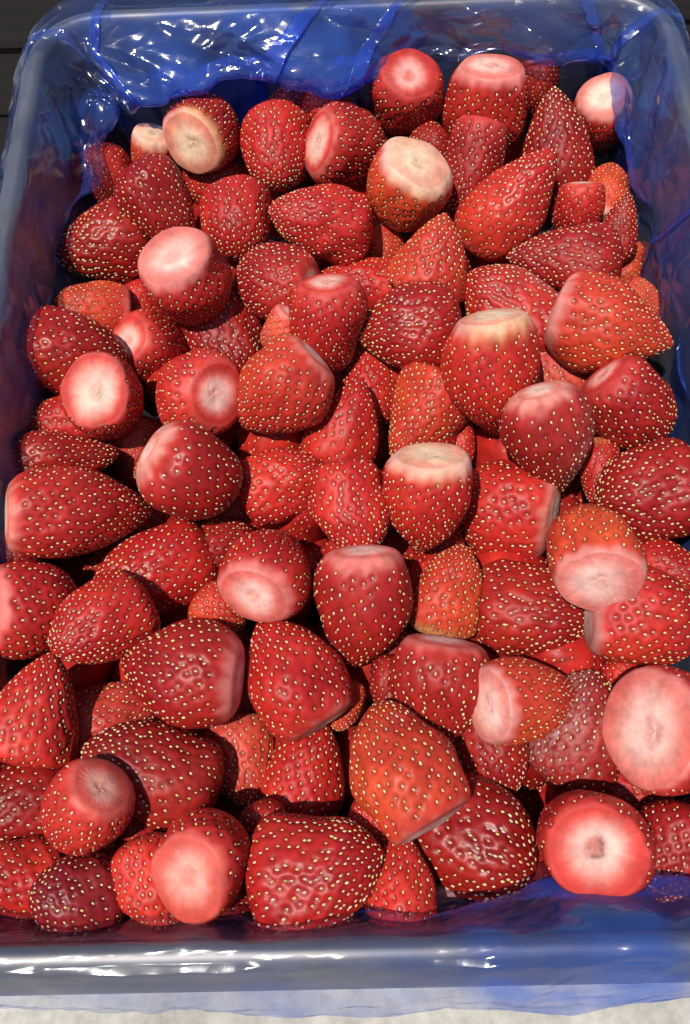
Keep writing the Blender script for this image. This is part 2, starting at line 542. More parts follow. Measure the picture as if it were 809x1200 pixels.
    fine = .00030 * facet(.008, .014, .4, 16) + .00014 * facet(.004, .008, -.5, 17)
    streak = np.clip(.75 * facet(.020, .060, 1.2, 18) * (.4 + .6 * np.clip((y - .30) / .06, 0, 1)) + .45 * facet(.012, .09, .2, 19), -1.2, 1.6)
    fold = sstep_(.55, .70, facet(.030, .070, 1.2, 20)) * .28 + sstep_(.8, .9, facet(.020, .060, -1.0, 21)) * .2
    inner = np.clip((o - .004) / .004, 0, 1) * np.clip((z + .085) / .03, 0, 1)
    outer = np.clip((-o - .006) / .004, 0, 1)
    back = np.clip((y - .30) / .06, 0, 1)
    w = side_w * (1 - back) + back_w * back
    amp = .55 + inner * .6 + outer * .3
    disp = w * amp + fine * (.75 + .65 * np.clip(inner * (.4 + .6 * back) + outer, 0, 1)) + lift * (.35 + .65 * np.clip(inner + outer, 0, 1))
    disp = np.where(o > .003, np.maximum(disp + .0015 * back * inner, -.0016), disp)
    disp = np.where(o < -.003, np.minimum(disp - .0008, .0002), disp)
    P = P + N * disp[..., None]
    # gathered film: several plies on each other
    ply = ply + interp_keys(uf, PLY).reshape(NU, NV) * np.clip(.3 + .7 * inner + .45 * np.clip((x - .0) / .05, 0, 1) * (y < .03), 0, 1) + outer * .22 * (1 - back)
    ply = ply * (1 + .85 * streak) + fold * (.25 + .75 * back) * np.clip(inner + .3, 0, 1)
    ply = np.clip(ply, 0, 1)
    crink = .22 + .55 * back + .25 * np.clip(x / .1, 0, 1) * (1 - back) + .15 * outer
    crink = crink * np.where(np.abs(o) < .0045, .6, 1.0)
    return mesh_from("plastic_liner", P.reshape(-1, 3), grid_faces(NU, NV), MAT_FILM, True, np.stack([ply, crink, 0 * ply], -1).reshape(-1, 3))

liner = link("plastic_liner", build_liner())
tag(liner, "crinkled translucent blue plastic bag lining the crate and folded over its rim", "liner")

# label, centre (mm), rotation (deg), radius, length (mm), outline, hue, options, tucked behind
BERRIES = [
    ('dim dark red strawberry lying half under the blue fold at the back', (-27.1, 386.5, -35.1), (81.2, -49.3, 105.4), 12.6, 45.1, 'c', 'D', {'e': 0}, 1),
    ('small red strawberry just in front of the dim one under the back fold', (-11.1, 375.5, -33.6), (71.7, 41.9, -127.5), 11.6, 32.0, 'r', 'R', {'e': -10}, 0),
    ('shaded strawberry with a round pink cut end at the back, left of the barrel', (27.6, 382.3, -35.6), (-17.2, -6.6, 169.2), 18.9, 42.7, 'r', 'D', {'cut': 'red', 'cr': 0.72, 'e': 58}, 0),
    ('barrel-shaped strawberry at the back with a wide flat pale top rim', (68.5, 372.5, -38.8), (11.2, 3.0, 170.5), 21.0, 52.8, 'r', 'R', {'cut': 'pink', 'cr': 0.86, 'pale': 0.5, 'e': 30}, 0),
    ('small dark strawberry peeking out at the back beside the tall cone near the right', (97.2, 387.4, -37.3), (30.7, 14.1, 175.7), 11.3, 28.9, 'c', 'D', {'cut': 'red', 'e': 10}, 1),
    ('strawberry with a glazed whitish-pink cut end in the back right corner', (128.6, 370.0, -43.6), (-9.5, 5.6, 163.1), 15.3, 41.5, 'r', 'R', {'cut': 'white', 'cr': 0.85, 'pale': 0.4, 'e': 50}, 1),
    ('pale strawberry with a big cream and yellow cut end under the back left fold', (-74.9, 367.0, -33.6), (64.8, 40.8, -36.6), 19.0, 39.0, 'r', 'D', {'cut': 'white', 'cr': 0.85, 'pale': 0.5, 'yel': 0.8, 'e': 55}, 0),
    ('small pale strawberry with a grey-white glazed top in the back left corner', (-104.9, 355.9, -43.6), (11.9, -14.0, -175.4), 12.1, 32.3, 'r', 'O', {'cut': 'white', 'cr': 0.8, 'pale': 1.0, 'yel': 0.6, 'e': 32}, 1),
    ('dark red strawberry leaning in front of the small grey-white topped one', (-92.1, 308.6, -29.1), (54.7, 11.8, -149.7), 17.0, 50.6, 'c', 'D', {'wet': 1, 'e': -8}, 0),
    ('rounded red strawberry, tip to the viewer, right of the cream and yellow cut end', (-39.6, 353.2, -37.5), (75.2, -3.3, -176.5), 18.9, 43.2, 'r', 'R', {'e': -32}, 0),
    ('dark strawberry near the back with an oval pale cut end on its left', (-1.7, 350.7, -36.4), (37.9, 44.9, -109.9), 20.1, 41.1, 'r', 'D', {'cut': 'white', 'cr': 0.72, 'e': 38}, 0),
    ('pinkish yellow strawberry with a big pale cut top in the upper middle', (25.5, 318.5, -32.6), (5.7, -13.6, 159.6), 19.7, 40.3, 'r', 'O', {'cut': 'white', 'cr': 0.82, 'pale': 0.8, 'yel': 0.7, 'e': 42}, 0),
    ('red strawberry with an orange blush partly behind the rounded one in the upper left', (-76.4, 356.1, -58.0), (116.2, -35.4, 56.7), 15.3, 38.0, 'r', 'R', {'e': 5}, 1),
    ('rounded red strawberry, tip to the viewer, left of the long one pointing left', (-57.6, 306.8, -35.2), (85.2, -3.6, -172.6), 18.0, 40.3, 'r', 'R', {'e': -38}, 0),
    ('long plump red strawberry pointing left, left of the pinkish yellow one', (-17.1, 301.8, -32.3), (113.3, -39.1, 66.6), 17.0, 51.3, 'w', 'R', {'e': -6}, 0),
    ('small dark strawberry tucked between the pink round cut end and the wedge in the back', (38.1, 359.4, -46.0), (59.9, -37.6, 126.2), 12.2, 26.1, 'r', 'D', {'e': 0}, 1),
    ('wedge-shaped red strawberry with a slanted top, behind the glossy bright red one', (58.1, 333.1, -38.0), (48.9, -5.4, 162.8), 15.1, 49.1, 'w', 'D', {'cut': 'red', 'cr': 0.9, 'e': -4}, 0),
    ('tall dark cone-shaped strawberry with its tip up in the upper right', (102.5, 349.6, -37.6), (140.7, -12.4, -7.3), 20.5, 55.0, 'c', 'D', {'e': -4}, 0),
    ('glossy bright red strawberry, tip to the upper right, before the tall dark cone', (76.3, 310.7, -33.6), (138.0, 20.5, -38.9), 18.8, 59.2, 'c', 'B', {'wet': 1, 'pale': 0.3, 'e': -8}, 0),
    ('small strawberry with a pale white lower side by the right wall, behind the tall cone', (126.5, 325.7, -45.1), (105.2, -9.6, -14.9), 12.2, 31.2, 'r', 'O', {'cut': 'white', 'cr': 0.85, 'pale': 0.6, 'e': 30}, 1),
    ('small red strawberry with a thin white top edge below the tall dark cone', (109.3, 312.0, -43.5), (38.0, 6.5, 164.4), 12.8, 27.3, 'r', 'R', {'cut': 'white', 'cr': 0.85, 'e': 8}, 1),
    ('narrow dark strawberry with its tip up beside the right wall', (127.1, 298.1, -39.6), (139.1, -4.0, -22.5), 10.8, 35.0, 'c', 'D', {'e': -5}, 1),
    ('plump dark crimson strawberry with its tip pointing left in the upper right', (96.8, 277.7, -35.4), (88.5, -41.0, 77.1), 17.8, 53.4, 'c', 'D', {'e': -5}, 0),
    ('small orange-red strawberry peeking out by the right wall below the narrow dark one', (133.8, 288.5, -59.5), (54.9, 13.3, 166.6), 10.0, 30.4, 'r', 'O', {'e': -5}, 1),
    ('small pinkish strawberry touching the right wall above the orange-pink cone', (133.0, 258.6, -49.5), (59.3, 35.1, -155.0), 11.1, 27.1, 'r', 'P', {'cut': 'red', 'e': 10}, 1),
    ('large orange-pink strawberry with its tip pointing right towards the wall, at right', (110.4, 232.5, -27.3), (89.7, 38.0, -114.4), 19.6, 52.1, 'c', 'O', {'pale': 0.6, 'cr': 0.8, 'cut': 'pink', 'wide': 1, 'e': 4}, 0),
    ('big dark strawberry with dense yellow seeds beside the left wall', (-125.0, 299.9, -41.8), (113.8, -42.5, 97.7), 23.4, 50.1, 'c', 'D', {'wet': 1, 'dense': 1, 'e': -12}, 0),
    ('orange-red strawberry peeking out beneath the big dark one by the left wall', (-126.9, 262.1, -39.5), (106.0, -35.5, 85.3), 13.0, 35.8, 'r', 'O', {'cut': 'pink', 'pale': 0.3, 'e': 5}, 1),
    ('small red strawberry squeezed between two others left of a large bright pink cut end', (-105.3, 271.2, -53.1), (56.2, 5.9, -149.2), 11.5, 28.0, 'r', 'R', {'e': -5}, 1),
    ('large strawberry with a bright pink cut end facing the upper left', (-76.5, 265.4, -28.3), (1.4, 10.2, -149.6), 19.4, 42.7, 'r', 'R', {'cut': 'pink', 'cr': 0.88, 'pale': 0.5, 'e': 50}, 0),
    ('dark red strawberry with a white oval cut end on its right, upper middle left', (-39.7, 271.6, -35.8), (79.1, -36.7, 77.6), 18.6, 38.9, 'r', 'D', {'cut': 'white', 'cr': 0.7, 'e': 24}, 0),
    ('upright barrel-shaped red strawberry with a small pink flat top, upper middle', (-14.7, 242.2, -34.0), (29.2, -2.6, 179.5), 16.8, 44.6, 'r', 'R', {'cut': 'pink', 'cr': 0.78, 'e': 26}, 0),
    ('red strawberry lying sideways behind the upright flat-topped barrel one', (1.8, 282.1, -54.7), (99.6, -37.6, 81.2), 15.0, 51.4, 'c', 'R', {'e': -5}, 0),
    ('bright orange pointed strawberry below the pinkish yellow one', (36.5, 278.8, -31.2), (143.6, 6.2, -16.9), 19.7, 39.4, 'c', 'O', {'wide': 1, 'e': -14}, 0),
    ('small orange-red strawberry half hidden to the left of the orange pointed one', (12.6, 307.9, -56.5), (60.2, 22.3, -154.8), 11.5, 29.1, 'r', 'O', {'e': -5}, 1),
    ('large rounded dull red strawberry with a greyish tip at the upper left', (72.4, 256.8, -45.0), (109.5, -33.4, 41.0), 21.1, 54.5, 'w', 'R', {'frost': [0.9, 0.3], 'e': -2}, 0),
    ('dark lumpy strawberry right of the upright flat-topped barrel one', (23.3, 242.1, -36.7), (89.6, -33.9, 97.3), 19.3, 46.4, 'r', 'D', {'lump': 2.2, 'wet': 1, 'e': -8}, 0),
    ('long upright red strawberry with a pale yellow-white cut top, right of the centre top', (55.1, 209.1, -27.9), (35.1, 9.6, 176.7), 18.9, 55.4, 'c', 'R', {'cut': 'white', 'cr': 0.8, 'pale': 0.6, 'yel': 0.7, 'e': 24}, 0),
    ('rounded dark red strawberry behind the big one with a slanted white edge', (-64.3, 254.2, -56.2), (79.6, 0.1, -164.2), 19.7, 44.5, 'r', 'D', {'e': -25}, 0),
    ('big orange-red strawberry with a slanted thin white cut edge at its upper right', (-37.0, 208.0, -31.6), (55.2, -26.2, 135.6), 19.9, 48.0, 'c', 'O', {'cut': 'white', 'cr': 0.6, 'pale': 0.2, 'e': 18}, 0),
    ('small pink piece of strawberry left of the upright flat-topped barrel one', (-36.2, 243.6, -38.8), (41.6, -21.3, 155.1), 9.9, 23.0, 'r', 'P', {'cut': 'pink', 'cr': 0.8, 'pale': 0.5, 'e': 20}, 0),
    ('dark strawberry with a small oval pinkish-white cut end, left side', (-98.3, 246.9, -55.5), (17.1, 25.0, -115.8), 17.5, 39.2, 'r', 'D', {'cut': 'pink', 'cr': 0.7, 'e': 46}, 0),
    ('dark wet wrinkled strawberry against the left wall', (-128.0, 231.1, -31.6), (76.7, 29.7, -100.9), 19.3, 43.2, 'r', 'D', {'lump': 1.8, 'wet': 1, 'e': -12}, 0),
    ('strawberry with a large white-centred oval cut end near the left wall', (-110.2, 206.9, -28.5), (-9.0, 11.6, -130.5), 17.9, 33.5, 'r', 'R', {'cut': 'white', 'cr': 0.86, 'redrim': 1, 'e': 66}, 0),
    ('bright red strawberry with its pale round cut end on the right, left of centre', (-74.5, 210.3, -33.8), (45.1, -29.1, 83.4), 18.6, 37.1, 'r', 'B', {'cut': 'pink', 'cr': 0.72, 'e': 60}, 0),
    ('red strawberry beside the left wall below the white-centred cut end', (-132.8, 200.0, -37.4), (95.5, -32.5, 104.5), 13.3, 31.9, 'r', 'R', {'cut': 'pink', 'e': 8}, 1),
    ('long dark strawberry lying along the left wall above the largest sideways one', (-127.4, 180.6, -34.6), (78.2, 27.9, -83.6), 12.9, 47.9, 'c', 'D', {'wet': 1, 'e': -6}, 0),
    ('largest sideways strawberry by the left wall, with a pale cut edge on its left', (-115.1, 154.9, -28.2), (63.1, 22.9, -87.8), 18.9, 56.8, 'c', 'R', {'cut': 'white', 'cr': 0.72, 'pale': 0.3, 'e': 8}, 0),
    ('small coral strawberry between the white-centred cut end and the dark smooth ball', (-103.4, 194.0, -55.7), (65.0, -5.4, -156.7), 11.9, 29.3, 'r', 'P', {'e': -5}, 1),
    ('smooth dark ball-shaped strawberry with a narrow slanted white cut at its upper left', (-71.2, 169.3, -28.0), (53.3, 15.4, -120.3), 20.3, 41.3, 'r', 'D', {'cut': 'white', 'cr': 0.45, 'pale': 0.5, 'sparse': 1, 'wet': 1, 'e': 14}, 0),
    ('stubby red strawberry with a thin frosty left edge, below the slanted-edge one', (-35.5, 172.8, -48.3), (99.8, 24.2, -72.2), 17.4, 42.3, 'w', 'R', {'wet': 0.5, 'e': -8}, 0),
    ('red strawberry with its rounded tip up, just left of the orange-shouldered one', (3.4, 228.1, -59.2), (124.9, 0.0, -2.1), 16.4, 42.7, 'c', 'R', {'e': -4}, 0),
    ('smooth deep red strawberry standing tip up in the middle', (-7.6, 200.3, -49.0), (121.5, 11.4, -21.1), 16.3, 45.2, 'c', 'R', {'sparse': 1, 'e': -6}, 0),
    ('orange-shouldered red strawberry with a corner pointing right, in the middle', (27.1, 204.3, -50.8), (71.6, -11.5, 147.6), 20.0, 47.8, 'c', 'O', {'wide': 1, 'e': -8}, 0),
    ('rounded red strawberry left of the one with the creamy flat top, in the middle', (-6.4, 153.9, -32.7), (82.7, 4.4, -167.5), 17.0, 41.7, 'r', 'R', {'e': -14}, 0),
    ('red strawberry with a creamy white flat cut top in the middle', (23.8, 154.1, -30.8), (39.7, 1.7, 171.0), 17.9, 43.5, 'c', 'R', {'cut': 'white', 'cr': 0.8, 'pale': 0.7, 'yel': 0.4, 'e': 28}, 0),
    ('thin red strawberry peeking out beside the creamy flat top', (44.1, 194.2, -64.7), (68.5, 3.8, 170.6), 8.4, 29.8, 'r', 'R', {'e': -5}, 1),
    ('red strawberry with a rough pale cut face on its right, right of centre', (59.8, 161.2, -56.4), (65.4, -22.8, 79.6), 22.4, 44.8, 'r', 'R', {'cut': 'white', 'cr': 0.74, 'pale': 0.3, 'e': 18}, 0),
    ('dark red strawberry with a small white cut top and a frosty right edge', (76.3, 179.0, -27.9), (37.6, 16.9, -176.8), 18.6, 47.8, 'c', 'D', {'cut': 'white', 'cr': 0.55, 'pale': 0.4, 'frost': [0.5, 1], 'sparse': 1, 'e': 28}, 0),
    ('split pinkish red strawberry just behind the one with the frosty right edge', (94.7, 223.3, -56.9), (51.7, 21.6, -171.1), 16.2, 34.0, 'r', 'P', {'cut': 'pink', 'frost': [1, 0], 'e': 12}, 0),
    ('dark strawberry with a slanted pink oval cut at its upper left, by the right wall', (116.1, 197.7, -34.5), (53.3, 32.6, -146.2), 18.2, 40.8, 'r', 'D', {'cut': 'red', 'cr': 0.72, 'e': 26}, 0),
    ('big dark strawberry covered in dense yellow seeds at the right edge', (117.0, 158.8, -36.8), (84.5, -19.2, 98.1), 21.8, 46.4, 'r', 'D', {'dense': 1, 'wet': 0.5, 'e': -18}, 0),
    ('sliver of orange strawberry with a yellowish lower end left of the big dense-seeded one', (101.6, 174.6, -49.1), (71.5, 12.8, 166.4), 8.3, 30.1, 'r', 'R', {'yel': 0.5, 'e': -8}, 1),
    ('orange cone-shaped strawberry with its tip up and a pale pink cut face below', (87.0, 134.4, -26.4), (59.6, -17.8, 0.7), 17.9, 44.5, 'c', 'O', {'cut': 'pale', 'cr': 0.92, 'pale': 0.4, 'e': 48}, 0),
    ('dark red strawberry at the right edge under the big dense-seeded one', (121.7, 127.2, -43.6), (111.0, 21.9, -106.8), 11.6, 33.7, 'r', 'R', {'e': -5}, 1),
    ('big bright red strawberry at the right edge with a greyish cut face on its left', (107.6, 106.0, -37.7), (94.7, 14.8, -95.5), 20.5, 43.1, 'r', 'B', {'cut': 'grey', 'cr': 0.7, 'pale': 0.4, 'e': 14}, 0),
    ('large plump dark red strawberry with a yellowish left shoulder, lower right of centre', (66.8, 115.6, -56.2), (110.8, 15.0, -95.7), 20.6, 49.8, 'r', 'D', {'yel': 0.7, 'pale': 0.4, 'e': -10}, 0),
    ('red strawberry with a yellow-green lower end between two larger ones right of centre', (32.4, 121.6, -46.6), (112.6, -0.8, -20.6), 15.2, 39.6, 'w', 'O', {'yel': 0.9, 'pale': 0.6, 'e': -6}, 0),
    ('big smooth dark strawberry with a wide pink cut top, tip down, in the middle', (-3.2, 110.9, -34.0), (51.1, -1.3, 174.6), 18.9, 50.5, 'c', 'D', {'cut': 'pink', 'cr': 0.66, 'pale': 0.4, 'sparse': 1, 'e': 25}, 0),
    ('strawberry with a pink star-like cut end at its lower left and its tip up', (-38.5, 130.3, -33.4), (51.4, 14.9, -31.2), 17.9, 42.1, 'c', 'R', {'cut': 'pink', 'cr': 0.78, 'pale': 0.4, 'e': 50}, 0),
    ('dark strawberry with a frosty white left edge beside the star-like cut end', (-61.3, 146.8, -57.8), (75.1, 20.2, -81.3), 14.7, 32.5, 'r', 'D', {'frost': [0, 1], 'cut': 'red', 'e': 8}, 0),
    ('orange-red strawberry with wet highlights lying left of the frosty-edged one', (-89.2, 133.1, -47.0), (105.9, -21.3, 111.1), 18.4, 52.7, 'w', 'R', {'wet': 1, 'e': -8}, 0),
    ('dark wet strawberry mostly hidden behind the orange-red one with highlights, left', (-105.2, 145.1, -59.3), (105.0, -22.9, 109.0), 13.3, 41.7, 'c', 'D', {'wet': 1, 'e': -5}, 1),
    ('rose red strawberry with its rounded tip to the lower left, on the left', (-103.1, 107.2, -27.8), (113.2, -21.1, 120.9), 16.5, 42.3, 'w', 'R', {'wet': 0.5, 'e': -14}, 0),
    ('strawberry with a pale pink cut face at the left edge of the picture', (-130.4, 114.0, -30.2), (46.2, 13.3, -93.5), 18.2, 35.7, 'r', 'R', {'cut': 'pink', 'cr': 0.8, 'pale': 0.4, 'e': 20}, 0),
    ('small dark strawberry at the left wall under the largest sideways one', (-138.3, 138.0, -27.9), (71.2, -19.4, -163.6), 8.3, 22.0, 'r', 'D', {'e': -5}, 1),
    ('large bright orange-red strawberry at the left edge with regular rows of seeds', (-124.2, 77.6, -27.8), (101.7, 23.6, -9.2), 17.5, 42.7, 'c', 'B', {'wide': 1, 'e': -8}, 0),
    ('coral strawberry with a yellow end at its lower left, on the lower left', (-105.8, 73.9, -54.1), (82.0, 13.1, -67.1), 15.9, 46.2, 'r', 'P', {'yel': 1.0, 'pale': 0.7, 'e': -6}, 0),
    ('big strawberry with a smooth orange patch and an oval cut on its right', (-72.6, 88.9, -28.2), (86.8, -7.8, 80.6), 20.0, 47.2, 'c', 'D', {'cut': 'pink', 'cr': 0.62, 'pale': 0.5, 'wet': 0.6, 'e': 18}, 0),
    ('longest dark red strawberry with dense cream seeds, lying across the lower left', (-81.3, 54.0, -31.6), (113.0, 2.9, 67.4), 18.4, 51.9, 'w', 'D', {'dense': 1, 'e': -8}, 0),
    ('red strawberry with a thin greyish cut edge at its lower right, below the middle', (-31.7, 89.5, -36.0), (95.2, -0.9, 32.9), 19.5, 47.6, 'c', 'R', {'cut': 'grey', 'cr': 0.75, 'e': 6}, 0),
    ('coral strawberry with a whitish left side between two larger red ones near the bottom', (-51.9, 57.3, -53.5), (91.1, -8.1, -170.7), 14.5, 36.3, 'w', 'P', {'pale': 0.6, 'e': -6}, 0),
    ('red strawberry, tip up, with a flat lower edge, left of the big orange one', (-26.4, 55.3, -51.1), (98.2, 4.8, -13.1), 16.6, 40.6, 'c', 'R', {'e': -6}, 0),
    ('big orange strawberry with a dark purplish cut strip at its lower right', (7.6, 54.4, -19.4), (84.2, -3.5, 24.5), 18.8, 46.5, 'c', 'O', {'cut': 'grey', 'cr': 0.85, 'e': 8}, 0),
    ('small orange nub of strawberry behind the tip of the big orange one', (-11.4, 77.7, -50.7), (88.1, -2.9, 168.8), 8.2, 21.1, 'r', 'O', {'e': -5}, 0),
    ('plump dark red strawberry with a thin pink flat top, right of the middle', (24.1, 78.1, -31.4), (69.6, 4.5, 173.8), 19.2, 40.3, 'c', 'D', {'cut': 'pink', 'cr': 0.78, 'pale': 0.3, 'e': 12}, 0),
    ('orange strawberry with a pale cut face on its left and its tip to the right', (57.0, 75.2, -25.4), (60.8, 5.7, -81.6), 15.3, 40.6, 'c', 'O', {'cut': 'pale', 'cr': 0.84, 'pale': 0.5, 'e': 42}, 0),
    ('dark strawberry with a pink streak, below the thin-topped plump one', (43.7, 57.3, -44.5), (97.0, 9.5, -163.7), 14.6, 33.8, 'r', 'D', {'pale': 0.3, 'e': -8}, 0),
    ('dull dark red strawberry with its tip up and a frosted surface, lower right', (78.5, 65.6, -43.2), (108.6, -12.0, -23.3), 18.3, 46.3, 'w', 'D', {'frost': [0.4, 0.6], 'e': -8}, 0),
    ('sliver of reddish strawberry left of the big bright red one with the greyish cut', (90.4, 106.5, -57.3), (80.6, 14.2, 169.8), 9.3, 32.9, 'r', 'R', {'e': -5}, 0),
    ('huge strawberry with a pale pink cut face turned to the viewer at the right edge', (107.0, 61.5, -26.0), (48.1, 8.1, -98.9), 21.4, 35.5, 'r', 'B', {'cut': 'pale', 'cr': 0.9, 'pale': 0.3, 'e': 62}, 0),
    ('red strawberry with a pale lower edge tucked below the huge cut face at right', (95.7, 45.4, -52.7), (110.3, 9.0, -115.4), 14.1, 34.1, 'r', 'R', {'pale': 0.3, 'e': -5}, 0),
    ('round strawberry with a white ring and dark specks on its cut face, bottom right', (70.8, 27.3, -19.1), (8.8, -14.7, 4.4), 18.9, 32.0, 'r', 'R', {'cut': 'ring', 'cr': 0.84, 'e': 78}, 0),
    ('dark red strawberry at the bottom right corner beside the white-ringed cut face', (99.3, 23.6, -26.7), (93.4, 19.4, 158.4), 13.4, 33.2, 'r', 'D', {'e': -8}, 0),
    ('biggest deep red strawberry with shiny dimples near the bottom, left of the white ring', (34.9, 28.3, -37.4), (115.5, 1.2, -113.0), 21.4, 46.5, 'r', 'D', {'wet': 1, 'e': -18}, 0),
    ('small bright red strawberry with its tip up at the bottom middle', (6.8, 16.5, -23.2), (85.9, -2.5, -5.0), 11.8, 32.1, 'c', 'B', {'e': 0}, 0),
    ('biggest seedy strawberry at the bottom, resting by the front rim', (-20.6, 20.3, -17.4), (99.9, -2.9, -79.2), 19.2, 45.8, 'w', 'R', {'dense': 1, 'wet': 0.6, 'warm': 1, 'e': -14}, 0),
    ('strawberry with a large coral star-like cut end at the bottom left', (-56.0, 27.2, -17.0), (29.0, 6.3, -43.9), 15.7, 33.7, 'c', 'R', {'cut': 'coral', 'cr': 0.84, 'pale': 0.3, 'e': 52}, 0),
    ('dark strawberry half under the coral star-like cut end near the front rim', (-52.2, 10.9, -30.0), (86.7, -7.0, -101.1), 9.7, 24.6, 'r', 'D', {'e': -5}, 1),
    ('bright red pointed strawberry with its tip down against the front rim', (-74.4, 16.1, -19.7), (95.5, -14.6, -153.4), 11.9, 34.7, 'c', 'B', {'e': -8}, 0),
    ('purplish dark strawberry by the front rim on the left', (-99.1, 14.1, -19.8), (125.3, 8.9, 77.4), 14.2, 32.4, 'r', 'V', {'wet': 0.6, 'e': -18}, 0),
    ('bright red strawberry with a slanted pink cut on its upper right, lower left', (-97.4, 39.7, -13.7), (44.3, -16.0, 145.3), 15.3, 32.9, 'r', 'B', {'cut': 'coral', 'cr': 0.68, 'pale': 0.3, 'e': 56}, 0),
    ('dark red strawberry with coarse seeds at the left edge near the bottom', (-130.0, 43.9, -38.6), (122.7, -3.8, 96.1), 17.4, 38.0, 'r', 'D', {'e': -10}, 0),
    ('red strawberry in the bottom left corner with a pale cream lower edge', (-123.0, 19.4, -26.8), (116.8, 7.2, 81.4), 13.5, 34.1, 'r', 'R', {'pale': 0.4, 'wet': 0.5, 'e': -5}, 0),
    ('dark seedy strawberry glimpsed between the slanted pink cut and the coral cut end', (-85.5, 32.2, -42.8), (88.5, -13.8, -150.6), 10.1, 24.0, 'r', 'D', {'wet': 1, 'e': -5}, 1),
    ('small dark strawberry glimpsed above the biggest seedy one near the bottom', (-39.8, 33.1, -34.3), (93.6, -6.9, -161.2), 8.3, 19.6, 'r', 'D', {'e': -5}, 1),
    ('pale pinkish-white piece of strawberry at the front rim, bottom middle', (25.8, 12.6, -48.5), (35.4, -5.5, -0.7), 10.0, 21.8, 'r', 'P', {'cut': 'pale', 'cr': 0.9, 'pale': 1.0, 'e': 50}, 0),
    ('small red strawberry at the front rim between the deep red one and the white ring', (56.7, 12.9, -43.3), (99.5, 11.3, 179.7), 8.5, 21.4, 'r', 'R', {'e': -5}, 1),
    ('red strawberry glimpsed under the dark purplish cut strip of the big orange one', (1.7, 33.4, -30.8), (96.3, 0.0, -131.2), 9.0, 25.9, 'r', 'R', {'e': -5}, 0),
    ('narrow red strawberry glimpsed between the oval cut and the greyish cut edge, lower left', (-53.1, 82.3, -62.0), (88.0, -9.4, 174.7), 8.9, 33.4, 'r', 'R', {'e': -5}, 0),
    ('small orange strawberry glimpsed above the smooth orange patch, left of centre', (-60.2, 114.8, -41.5), (77.8, 4.0, -130.9), 10.4, 23.6, 'r', 'O', {'e': -5}, 0),
    ('dark sliver of strawberry left of the thin-topped plump one', (7.2, 83.3, -44.4), (86.3, 1.0, 173.3), 8.4, 25.5, 'r', 'D', {'e': -5}, 1),
    ('dark strawberry glimpsed in the gap below the creamy flat top', (31.0, 147.3, -64.1), (77.2, 8.1, -173.9), 11.9, 25.2, 'r', 'D', {'e': -5}, 1),
    ('dim strawberry behind the blue liner in the back left corner', (-127.3, 346.6, -44.8), (48.8, -12.6, -170.0), 13.0, 34.0, 'r', 'R', {'e': -5}, 1),
    ('small red strawberry glimpsed left of the huge cut face at right', (100.9, 83.3, -49.7), (96.3, 20.2, -152.7), 8.5, 22.4, 'r', 'R', {'e': -5}, 0),
]
LOWER_SKIP = {1, 3, 4, 5, 6, 7, 9, 13, 15, 20, 24, 31, 38, 40, 49, 51, 54, 55, 56, 57, 58, 61, 63, 65, 66, 69, 72, 73, 78, 82, 86, 88, 89, 93, 97, 98, 99, 102, 103, 104, 105, 106, 110, 111, 114, 115, 119, 120, 123, 125, 126, 129, 130, 132, 135, 136, 138, 139, 140, 141, 142, 143, 144, 145, 146, 147, 148, 149, 150, 151, 152, 153, 154, 155, 156, 158, 159, 161, 163, 165, 167, 168}

# ------------------------------------------------------------------ strawberries
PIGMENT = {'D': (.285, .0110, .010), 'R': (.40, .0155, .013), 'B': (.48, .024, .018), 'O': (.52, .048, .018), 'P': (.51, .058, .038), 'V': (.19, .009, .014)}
TAPER = {'c': (1.65, 1.30, .26), 's': (1.05, 1.12, .10), 'r': (2.2, 1.75, .30), 'w': (2.6, 1.45, .24)}
CUTS = {  # centre, ring, outer, rim
    'white': ((.60, .42, .32), (.68, .50, .41), (.70, .24, .18), (.50, .040, .030)),
    'pink':  ((.64, .33, .27), (.72, .44, .38), (.62, .13, .10), (.50, .035, .028)),
    'red':   ((.56, .17, .14), (.68, .32, .28), (.50, .07, .055), (.42, .028, .024)),
    'grey':  ((.50, .36, .32), (.56, .42, .37), (.50, .24, .20), (.42, .06, .05)),
    'pale':  ((.64, .36, .31), (.70, .44, .38), (.64, .21, .17), (.55, .08, .06)),
    'ring':  ((.54, .25, .20), (.66, .46, .39), (.62, .12, .09), (.50, .035, .028)),
    'coral': ((.64, .26, .20), (.70, .33, .26), (.60, .09, .065), (.54, .045, .035)),
}

def lerp(a, b, t): return a + (b - a) * t
def sstep(a, b, x):
    t = np.clip((x - a) / (b - a), 0, 1); return t * t * (3 - 2 * t)

